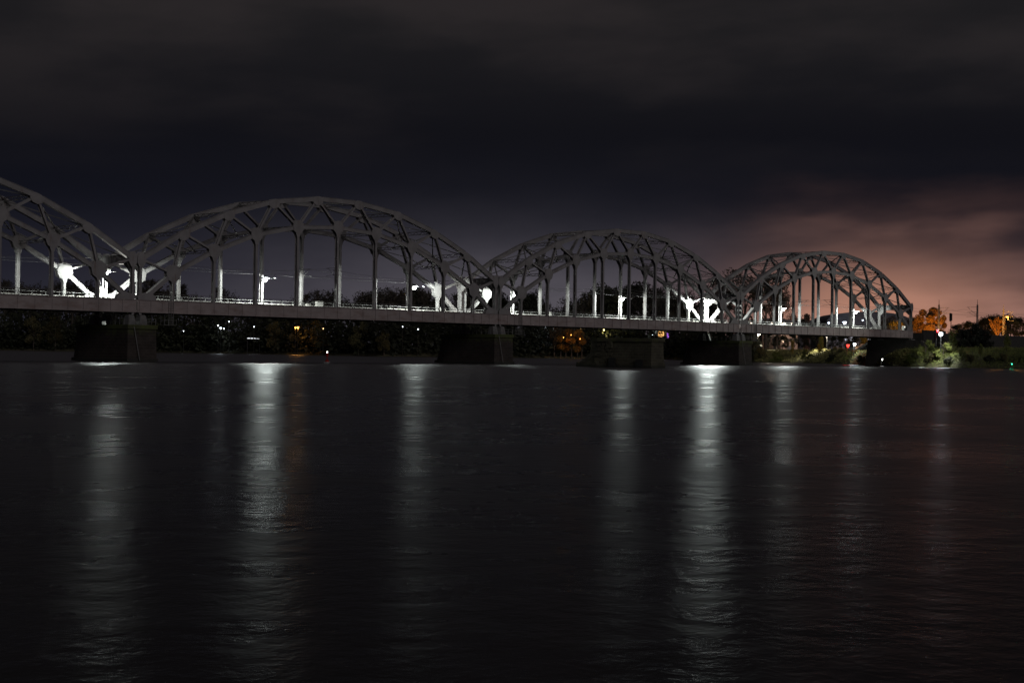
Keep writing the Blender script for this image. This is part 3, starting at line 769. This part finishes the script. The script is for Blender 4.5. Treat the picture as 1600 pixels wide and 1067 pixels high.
for px, hx, z, P, k, pole, lb in ((-120, -33.2, 14.5, 9000, .05, False, 'white lamp on the left arch beyond the left edge'), (163, 0, 14.3, 9000, .075, True, 'white lamp above the joint of the left arch and the large one'),
                    (412.5, 33.21, 14.7, 10000, .12, False, 'white lamp on a far hanger in the left half of the large arch'), (646, 69.75, 14.75, 9000, .05, False, 'white lamp half hidden by a hanger in the right half of the large arch'),
                    (803, 100.25, 14.3, 9000, .02, False, 'white lamp at the left end of the middle arch'), (971, 136.79, 14.7, 9000, .12, False, 'white lamp on a far hanger under the crown of the middle arch'),
                    (1104, 169.2, 15.3, 12000, .62, True, 'brightest white lamp, at the right end of the middle arch'), (1223, 203.21, 14.4, 9000, .20, False, 'white lamp in the left half of the smallest arch'),
                    (1337, 239.75, 14.7, 9000, .06, False, 'white lamp in the right half of the smallest arch')):
    bridge_lamp(px, hx, z, P, lb, pole, k)
# low work floodlights near the joints
def flood(loc, aim, P, label, col=(1, .98, .9), rr=.18):
    root = empty('floodlight', loc); tag(root, label, 'floodlight', 'low floodlights on the bridge deck')
    a = Vector(aim).normalized(); g = MB(); g.box(-.12, .12, -.12, .12, -loc[2]+GT, -.25) if loc[2] > GT else g.box(-.1, .1, -.1, .1, -.6, -.25)
    g.build('stand', M['lamp_body'], root)
    g = MB(); g.bar(-a*.30, -a*.02, .5, .42, side=(0, 0, 1) if abs(a.z) < .9 else (1, 0, 0)); h = g.build('lamp_head', M['black'], root)
    g = MB(); g.bar(-a*.015, a*.02, .42, .34, side=(0, 0, 1) if abs(a.z) < .9 else (1, 0, 0)); g.build('lamp_lens', glow(col, 50), h)
    point('floodlight_light', tuple(a*.15), P, col, root, rr, spot=125, aim=aim, blend=.6)
flood((2.2, 8.0, GT+1.45), (-.78, -.60, -.02), 3500, 'glaring low floodlight on the deck at the left arch joint')
flood((81.5, 3.6, GT+1.0), (.2, .95, .15), 900, 'low floodlight on the deck at the joint of the two middle arches', rr=.1)

# diamond boards and cabinets on the deck
def diamond(x, y, z, r, label):
    root = empty('diamond_board', (x, y, 0)); tag(root, label, 'sign board', 'diamond boards on the deck')
    g = MB(); g.bar((-r, 0, z), (0, 0, z+r), .01, .04) if False else None
    g.prism([(0, z-r), (r, z), (0, z+r), (-r, z)], -.02, .02); g.build('board', M['sign'], root)
    g = MB(); g.box(-.05, .05, .03, .11, GT-.1, z); g.build('post', M['dark_steel'], root)
diamond(-.8, 8.6, GT+1.25, 1.0, 'blank white diamond board glaring beside the floodlight at the left joint')
diamond(5.9, 8.6, GT+.55, .85, 'small pale diamond board showing its tip right of the left joint')
diamond(78.0, 8.4, GT+.75, .95, 'pale diamond board near the joint of the two middle arches')
def cabinet(x, y, wx, h, label):
    root = empty('relay_cabinet', (x, y, GT-.1)); tag(root, label, 'cabinet', 'relay cabinets on the deck')
    g = MB(); g.box(-wx/2, wx/2, -.3, .3, 0, h); g.build('body', M['trough'], root)
    g = MB(); g.loft([[(-wx/2-.06, -.36, h), (wx/2+.06, -.36, h), (wx/2+.06, .36, h), (-wx/2-.06, .36, h)], [(-wx/2*.7, -.2, h+.14), (wx/2*.7, -.2, h+.14), (wx/2*.7, .2, h+.14), (-wx/2*.7, .2, h+.14)]]); g.build('lid', M['trough'], root)
    g = MB(); g.box(-wx/2+.1, wx/2-.1, -.325, -.303, .15, h-.12); g.build('door', M['sign'], root)
cabinet(45.6, 8.3, 1.5, 1.35, 'pale relay cabinet on the deck under the crown of the large arch')
cabinet(42.9, 8.3, .9, .75, 'low pale box on the deck left of the larger relay cabinet')
cabinet(110.6, 8.3, .6, 1.2, 'narrow pale cabinet on the deck in the left part of the middle arch')

# ------------------------------------------------------------------ overhead line
wi = 0
def wire(name, pts, r, label, group):
    g = MB()
    for a, b in zip(pts[:-1], pts[1:]): g.tube(a, b, r, r, n=4, caps=False)
    tag(g.build(name, M['lamp_body']), label, 'wire', group)
sup = [-85, -42.5, 0, 42.5, 85, 127.5, 170, 212.5, 255, 292, 337, 385, 430]
for y, tr in ((2.75, 'near'), (7.1, 'far')):
    pts = [(x, y, 15.5) for x in sup]
    wire('contact_wire', pts, .022, 'thin contact wire above the %s track, running through all arches' % tr, None)
    pts = []
    for a, b in zip(sup[:-1], sup[1:]):
        for k in range(6):
            t = k/6; pts.append((a+(b-a)*t, y, 17.0-1.1*4*t*(1-t)))
    pts.append((sup[-1], y, 17.0))
    wire('messenger_wire', pts, .022, 'sagging upper wire above the %s track, running through all arches' % tr, None)
def bracket(x, y, sg, z, ln, root=None):
    g = MB(); g.tube((0, 0, z+1.5), (0, sg*ln, z+1.5), .04, n=5); g.tube((0, 0, z), (0, sg*ln*.8, z+1.45), .04, n=5); g.tube((0, 0, z+.3), (0, sg*ln*1.05, z+.1), .03, n=5)
    for q in (.3, 1.1): g.tube((0, sg*.15, z+q-.1), (0, sg*.45, z+q), .09, n=6)
    return g
for i, x in enumerate((-42.5, 42.5, 127.5, 212.5)):
    arch = ['left', 'large', 'middle', 'smallest'][i]
    for y, sg, nm in ((.38, 1, 'near'), (WY-.38, -1, 'far')):
        o = bracket(x, y, sg, 15.6, 2.4).build('wire_bracket', M['dark_steel']); o.location = (x, y, 0)
        tag(o, 'small cantilever bracket on the %s middle hanger of the %s arch' % (nm, arch), 'bracket', 'overhead line brackets on the hangers')
def mast(px, Y, sg, ptop, label):
    p, t = at_y(px, Y, 500); z1 = at(px, ptop, t).z; root = empty('catenary_mast', (p.x, p.y, 0)); tag(root, label, 'mast', 'overhead line masts beyond the bridge')
    g = MB(); zb = 9.3
    for a in (-.22, .22):
        for b in (-.22, .22): g.bar((a, b, zb), (a*.6, b*.6, z1-1.6), .09, .09)
    z = zb; k = 0
    while z < z1-2:
        for b in (-.2, .2): g.bar((-.2 if k % 2 else .2, b, z), (.2 if k % 2 else -.2, b, z+.6), .05, .05)
        for a in (-.2, .2): g.bar((a, -.2 if k % 2 else .2, z), (a, .2 if k % 2 else -.2, z+.6), .05, .05, side=(1, 0, 0))
        z += .6; k += 1
    g.tube((0, 0, z1-1.7), (0, 0, z1), .1, .05); g.build('mast_post', M['dark_steel'], root)
    g = bracket(0, 0, sg, 14.6, 3.3); g.tube((0, 0, 17.6), (0, sg*3.4, 17.6), .045, n=5); g.tube((0, 0, 15.0), (0, sg*3.0, 17.5), .05, n=5); g.build('cantilever', M['dark_steel'], root)
mast(1467, 11.8, -1, 468, 'lattice mast in front of the orange tree, arm pointing right')
mast(1527, -1.9, 1, 468, 'lattice mast in the middle of the three, arm pointing left')
mast(1568, 11.8, -1, 476, 'lattice mast behind the orange lamp near the right edge')
mast(1640, 11.8, -1, 480, 'lattice mast beyond the right edge')

# signals
def signal(px, Y, ptop, label, pbase=530, lens=None):
    p, t = at_y(px, Y, 500); z1 = at(px, ptop, t).z; root = empty('railway_signal', (p.x, p.y, 0)); tag(root, label, 'signal')
    g = MB(); g.tube((0, 0, 8.8), (0, 0, z1-1.2), .11); g.box(-.35, .35, -.5, -.1, 9.4, 9.9); g.build('post', M['black'], root)
    g = MB(); g.box(-.42, .42, -.18, .18, z1-2.0, z1); h = g.build('signal_head', M['black'], root)
    g = MB(); g.box(-.62, .62, .18, .22, z1-2.2, z1+.15); g.build('backboard', M['black'], root)
    if lens:
        g = MB(); g.tube((0, -.25, z1-.4), (0, -.19, z1-.4), .16, n=10); g.build('signal_lens', glow(lens, 25), h)
signal(1486, -3.6, 490, 'black railway signal with its back to the sky between the first two masts')
signal(1574, -3.6, 497, 'black railway signal by the orange lamp near the right edge', lens=(1, .6, .15))

# ------------------------------------------------------------------ street lamps and other lights
def street_lamp(loc, h, col, P, label, group=None, e=25, r=.25, name='street_lamp', cone=None):
    root = empty(name, (loc[0], loc[1], loc[2]-h)); tag(root, label, 'lamp', group)
    g = MB(); g.tube((0, 0, 0), (0, 0, h), .12, .07); g.bar((0, 0, h), (-.5, -.6, h+.15), .07, .07, side=(0, 0, 1)); g.build('lamp_post', M['black'], root)
    g = MB(); g.loft([[(-.5+a*r*1.3, -.6+b*r*1.3, h+.12) for a, b in ((-1, -1), (1, -1), (1, 1), (-1, 1))], [(-.5+a*r*.8, -.6+b*r*.8, h+.3) for a, b in ((-1, -1), (1, -1), (1, 1), (-1, 1))]]); hd = g.build('lamp_head', M['lamp_body'], root)
    g = MB(); g.loft([[(-.5+r*s_*math.cos(k*.785), -.6+r*s_*math.sin(k*.785), h+zz) for k in range(8)] for s_, zz in ((.3, -.25-r), (.9, -.1-r*.4), (1, .1))]); g.build('lamp_lens', glow(col, e), hd)
    if P: point('street_lamp_light', (-.5, -.6, h-.4-r), P, col, root, .3, spot=cone, blend=.5)
    return root
WARM = (1, .62, .28); AMB = (1, .42, .08); COOL = (.85, .93, 1)
far = [(287, 517, COOL, 0, .35, 'faint white lamp low on the far bank left of the white cluster'), (341, 508, COOL, 300, .4, 'small white lamp at the upper left of the white cluster'),
       (345, 512, COOL, 200, .7, 'biggest white lamp of the cluster under the large arch'), (350, 513, COOL, 0, .45, 'white lamp right beside the biggest in the cluster'),
       (358, 502, COOL, 0, .35, 'small white lamp highest in the cluster under the large arch'), (397, 510, COOL, 0, .35, 'faint white lamp above the lit kiosk'),
       (461.5, 511.5, AMB, 400, .55, 'left amber lamp of the pair on the far bank'), (465.5, 511, AMB, 900, .8, 'right brighter amber lamp of the pair on the far bank'),
       (505, 513, WARM, 0, .3, 'faint warm lamp on the far bank above the channel marker'), (629, 510, COOL, 0, .3, 'faint lamp on the far bank left of the long hanger shadow'),
       (653, 514, COOL, 0, .4, 'faint lamp on the far bank between the large arch hangers'),
       (852, 510, COOL, 0, .4, 'small white lamp left of the orange lit trees'), (865, 510, COOL, 400, .6, 'bright white lamp above the orange lit trees'),
       (875, 511, WARM, 0, .45, 'warm lamp above the orange lit trees'), (907, 512, WARM, 0, .35, 'small warm lamp right of the orange lit trees'),
       (943, 515, (1, .85, .3), 900, .5, 'yellow lamp just above the ruined pier'), (1024, 511, COOL, 300, .5, 'white lamp on a post left of the orange pavilion'), (1019, 522, COOL, 0, .35, 'small lamp low beside the orange pavilion')]
for px, py, col, P, r, lb in far:
    d = shore(px)-2+(12 if px > 800 else 0)
    p = at(px, py, d); r *= .65; street_lamp(p, max(2, p.z-gpt(px, max(0, d-shore(px))).z+.3), col, P, lb, 'lamps on the far bank', e=14 if P else 4, r=r)
# sodium lamps lighting the trees left of the ruined pier
for i, (px, py, key) in enumerate(((866, 512, 'bare3'), (876, 514, 'bare2'), (884, 516, 'orange'), (893, 512, 'bare3'), (902, 518, 'orange'), (909, 520, 'bare2'))):  # the orange crowns carry amber light in their leaf colour
    plant_px(key, px, py-3, 3, 1.0, label='orange lit tree on the far bank left of the ruined pier', group='orange lit trees left of the ruined pier')
for px, py in ((880, 527), (892, 523), (906, 529)):
    p = at(px, py, shore(px)-5); street_lamp(p, 4, AMB, 140, 'low amber lamp among the orange lit trees', 'amber lamps among the orange lit trees', e=5, r=.16)

# pavilion, screen, kiosk
def lit_box(name, px, py, wpx, hpx, depth, col, e, label, cat, bars=2):
    p = at(px, py, depth); wd = wpx/FPX*depth; ht = hpx/FPX*depth; root = empty(name, p, -YAW); tag(root, label, cat)
    g = MB(); g.box(-wd/2-.3, wd/2+.3, 0, 4, -ht/2-.3, ht/2+.4); g.build('frame', M['black'], root)
    g = MB(); g.box(-wd/2, wd/2, -.06, -.01, -ht/2, ht/2); pn = g.build('lit_glass', glow(col, e), root)
    g = MB()
    for k in range(1, bars+1): xx = -wd/2+wd*k/(bars+1); g.box(xx-.12, xx+.12, -.14, -.07, -ht/2, ht/2)
    g.box(-wd/2-.2, wd/2+.2, -.16, -.07, ht*.28, ht*.28+.25); g.build('mullions', M['black'], root)
    g = MB(); zb = gpt(px, max(0, depth-shore(px))).z-p.z-1
    for xx in (-wd/2, wd/2): g.box(xx-.2, xx+.2, .3, .7, zb, -ht/2-.3)
    g.build('legs', M['black'], root)
    return root
lit_box('pavilion', 1033, 521, 9, 11, shore(1033)+15, (1, .52, .16), 1.3, 'small pavilion glowing orange beside the ruined pier', 'pavilion')
lit_box('light_screen', 1043.5, 523, 3, 11, shore(1043)+14, (.42, .14, .8), .9, 'narrow purple screen right of the orange pavilion', 'screen', 0)
lit_box('kiosk', 396, 528.5, 19, 1.6, shore(396)-1, (.9, .95, 1), 1.2, 'low kiosk with a white lit window strip on the far bank', 'kiosk', 3)

# navigation marks
def buoy(px, py, depth, h, paint, col, P, label):
    p = at(px, py, depth); root = empty('channel_marker', (p.x, p.y, 0)); tag(root, label, 'channel marker')
    g = MB(); g.tube((0, 0, -.3), (0, 0, .2), .4, .4, 14); g.tube((0, 0, .2), (0, 0, .45), .4, .15, 14); g.build('float', paint, root)
    g = MB(); g.tube((0, 0, .45), (0, 0, h-.2), .09, .08, 10); g.tube((0, 0, h*.5), (0, 0, h*.82), .27, .27, 10); g.build('tower', paint, root)
    g = MB(); g.tube((0, 0, h-.3), (0, 0, h), .12, .1, 8); g.build('marker_lamp', glow(col, 22), root)
    point('marker_light', (0, 0, h+.15), P, col, root, .1)
buoy(511, 563, 300, 2.0, M['red_paint'], (1, 1, .95), 4, 'red channel marker with white light in the water below the large arch')
buoy(1581, 574.5, 366, 1.3, M['green_paint'], (.05, 1, .45), 40, 'green lit channel marker in the water at the right edge')

# right bank lights
p = at(1470, 522, 398); fl = empty('floodlight', (p.x, p.y, p.z)); tag(fl, 'brilliant floodlight above the green shrubs on the right bank', 'floodlight')
g = MB(); g.tube((0, 0, -4.5), (0, 0, -.3), .1, .08); g.build('mast_post', M['black'], fl)
a = Vector((-.55, -.75, -.18)).normalized(); g = MB(); g.bar(-a*.45, -a*.05, 1.15, .9, side=(0, 0, 1)); hh = g.build('lamp_head', M['black'], fl)
g = MB(); g.tube(-a*.04, a*.03, .5, .5, 14); g.build('lamp_lens', glow((.9, .95, 1), 60), hh)
point('floodlight_light', tuple(a*.5), 300, (.80, .88, 1), fl, .25)
point('added_shrub_light', (-1.8, -3.0, .4), 4500, (.95, 1, .9), fl, .3, spot=165, aim=(-.25, .75, -.6), blend=.3)  # added spot without a fixture, brightens the shrubs behind the floodlight
point('added_shrub_light', (-6.0, 1.5, -1.0), 1800, (.95, 1, .9), fl, .3, spot=150, aim=(-.2, .3, -1), blend=.4)  # another added spot, hung in the air to brighten the slope
p = at(1463, 516, 400); s_ = street_lamp(p, 4, (1, .05, .06), 60, 'small red lamp just left of the bright floodlight', e=6, r=.28)
p = at(1323.5, 539, 478); street_lamp(p, 3, (1, .03, .02), 130, 'red signal lamp glowing under the deck before the abutment', e=14, r=.45)
p = at(1334, 537, 486); street_lamp(p, 3.5, (.8, .93, 1), 450, 'bluish white lamp right of the red one under the deck', e=20, r=.45)
p = at(1377, 561, 428); street_lamp(p, 1.5, (1, 1, .95), 30, 'tiny white lamp at the foot of the abutment', e=10, r=.15)
p = at(1572, 495, 505); street_lamp(p, 8, AMB, 7000, 'amber street lamp beside the signal near the right edge', e=14, r=.45)
for px_, Y_, P_, lb in ((1440, 17, 10000, 'low amber lamp hidden behind the track before the orange tree'), (1462, 17, 10000, 'low amber lamp behind the track below the first mast'), (1553, 19, 34000, 'low amber lamp at the foot of the lit bare tree')):
    p, t_ = at_y(px_, Y_, 520); street_lamp((p.x, p.y, 9.2), 2.5, AMB, P_, lb, e=6, r=.15)
for px_, py_, dl_, lb in ((1184, 517, 45, 'tall lamp post on the grassy bank right of the dark pier'), (1292, 520, 40, 'tall lamp post on the grassy bank left of the red lamp')):
    p = at(px_, py_, shore(px_)+dl_); street_lamp(p, p.z-gpt(px_, dl_).z+.3, (1, .92, .7), 15000, lb, e=14, r=.3, cone=125)
# trackside white box
p, t_ = at_y(1412, 8.3, 512); bx = empty('track_cabinet', (p.x, p.y, GT)); tag(bx, 'small bright white box on the deck near the right end of the bridge', 'cabinet')
g = MB(); g.box(-.4, .4, -.4, .4, -.1, 1.6); g.build('body', M['sign'], bx)
g = MB(); g.box(-.3, .3, -.46, -.41, .7, 1.45); g.build('lit_panel', glow((1, .97, .85), 1.6), bx)

# buildings beyond the smallest arch
def windows(root, xs, zs, y, w_, h_, lit, rng):
    for x in xs:
        for z in zs:
            fr = MB(); fr.box(x-w_/2-.12, x+w_/2+.12, y-.10, y-.01, z-.1, z+h_+.1); f = fr.build('window', M['roofing'], root)
            pn = MB(); pn.box(x-w_/2, x+w_/2, y-.16, y-.11, z, z+h_)
            c = lit(x, z)
            pn.build('pane', glow(c[0], c[1]) if c else M['black'], f)
def building(name, px, py_top, wpx, depth, deep, roofkind, wall, label, cat='building', lit=None, floors=2, nwin=6, rise=3, rot=0):
    b = gpt(px, max(0, depth-shore(px))); v = at(px, 540, depth); zt = at(px, py_top, depth).z; wd = wpx/FPX*depth
    root = empty(name, (v.x, v.y, b.z-.5), -YAW+rot); tag(root, label, cat); h = zt-b.z+.5
    if roofkind == 'barrel':
        hw = h-rise; g = MB(); g.box(-wd/2, wd/2, 0, deep, 0, hw); g.build('wall', wall, root)
        pts = [(-wd/2-.4, hw+.01)]+[(-wd/2*math.cos(math.pi*k/16)*1.01, hw+.05+rise*math.sin(math.pi*k/16)**.6) for k in range(0, 17)]+[(wd/2+.4, hw+.01)]
        g = MB(); g.prism(pts, -.4, deep+.4); g.build('roof', M['roofing'], root)
    elif roofkind == 'gable':
        hw = h-rise; g = MB(); g.box(-wd/2, wd/2, 0, deep, 0, hw); g.build('wall', wall, root)
        g = MB(); k = 0; g.v = [(-wd/2-.5, -.5, hw+.01), (wd/2+.5, -.5, hw+.01), (wd/2+.5, deep+.5, hw+.01), (-wd/2-.5, deep+.5, hw+.01), (-wd/2+1, deep/2, h), (wd/2-1, deep/2, h)]
        g.f = [(0, 1, 5, 4), (1, 2, 5), (2, 3, 4, 5), (3, 0, 4), (3, 2, 1, 0)]; rf = g.build('roof', M['roofing'], root)
        g = MB(); g.box(wd*.2, wd*.2+1, deep/2-.4, deep/2+.6, h-1.5, h+1.2); g.build('chimney', M['brick'], rf)
    else:
        hw = h; g = MB(); g.box(-wd/2, wd/2, 0, deep, 0, h-.5); g.build('wall', wall, root); g = MB(); g.box(-wd/2-.3, wd/2+.3, -.3, deep+.3, h-.5, h); g.build('roof', M['roofing'], root)
    if nwin:
        rng = random.Random(len(label)); xs = [-wd/2+wd*(k+.5)/nwin for k in range(nwin)]
        zs = [hw*(q+.35)/floors for q in range(floors)]
        windows(root, xs, zs, 0, min(1.4, wd/nwin*.5), min(1.7, hw/floors*.5), lit or (lambda x, z: None), rng)
    g = MB(); g.box(-1, 1, -.12, -.02, 0, 2.6); g.build('door', M['roofing'], root)
    return root
rb = random.Random(21)
def some(p, col=(.9, .9, 1), e=.5): return lambda x, z: ((col, e) if rb.random() < p else None)
building('hall', 1358, 487, 134, 760, 40, 'barrel', M['plaster_hazed'], 'large dark hall with curved roof beyond the right half of the smallest arch', 'hall', some(.10), 3, 15, 7)
building('house', 1212, 497, 42, 720, 12, 'gable', M['plaster'], 'pink lit low house left of the white lamp under the smallest arch', 'house', some(.3, (1, .75, .5), 1.5), 1, 6, 3)
building('house', 1233, 499, 26, 700, 10, 'gable', M['plaster'], 'smaller pink house right of the white lamp under the smallest arch', 'house', some(.3, (1, .75, .5), 1.5), 1, 4, 2.5)
building('factory', 1262, 500, 34, 1300, 20, 'flat', M['plaster_hazed'], 'distant factory block below the three thin chimneys', 'factory', None, 2, 6)
building('shed', 1300, 507, 30, 900, 12, 'gable', M['plaster_hazed'], 'distant low shed left of the curved roof hall', 'shed', None, 1, 4, 2)
building('brick_house', 1404, 495, 40, 640, 12, 'gable', M['brick'], 'dark brick house beyond the right end of the bridge', 'house', some(.1), 2, 5, 4)
building('garage', 1349, 540, 26, 505, 8, 'flat', M['sign'], 'white walled garage under the deck left of the abutment', 'garage', None, 1, 0)
building('villa', 882, 506, 36, shore(882)+60, 12, 'gable', M['plaster'], 'house behind the orange lit trees on the far bank', 'house', some(.5, (1, .5, .2), 1.6), 2, 6, 4)
building('pale_house', 905, 481, 0.1+16, shore(880)+260, 10, 'gable', M['plaster'], 'small pale roofed house showing above the rail under the middle arch', 'house', None, 2, 3, 3) if False else None
for i, (px, pt) in enumerate(((1257.5, 493), (1260.5, 491.5), (1263.5, 493))):
    p = at(px, 520, 1290); zt = at(px, pt, 1290).z
    g = MB(); g.tube((0, 0, 0), (0, 0, zt-5), 1.0, .7, 12); g.tube((0, 0, zt-5.0), (0, 0, zt-4.2), .9, .9, 12); o = g.build('factory_chimney', M['brick']); o.location = (p.x, p.y, 5)
    tag(o, '%s of the three thin chimneys beyond the smallest arch' % ('left one', 'tallest, middle one', 'right one')[i], 'chimney', 'three thin factory chimneys')
for px, py, P, lb in ((1173, 505, 300, 'warm lamp at deck height between pier joint and tree'), (1204, 504, 2600, 'bright lamp in front of the left pink house'), (1224, 505, 2000, 'bright lamp between the two pink houses'), (1237, 505, 1000, 'lamp at the right pink house')):
    p = at(px, py, 688); street_lamp(p, 5, (1, .80, .62), P, lb, 'lamps before the pink houses', e=16, r=.6)
for px, py, r, lb in ((1319, 503, .9, 'bluish white lamp on the front of the curved roof hall'), (1294, 504, .45, 'white lamp at the left corner of the curved roof hall'), (1347, 500, .3, 'small lamp on the hall between the far hangers')):
    p = at(px, py, 745); street_lamp(p, 8, (.75, .85, 1), 1200 if r > .8 else 0, lb, 'lamps before the curved roof hall', e=10, r=r)

for k, o in PROT.items():
    if k not in used:
        for ch in KIDS[o.name]: bpy.data.objects.remove(ch)
        bpy.data.objects.remove(o)
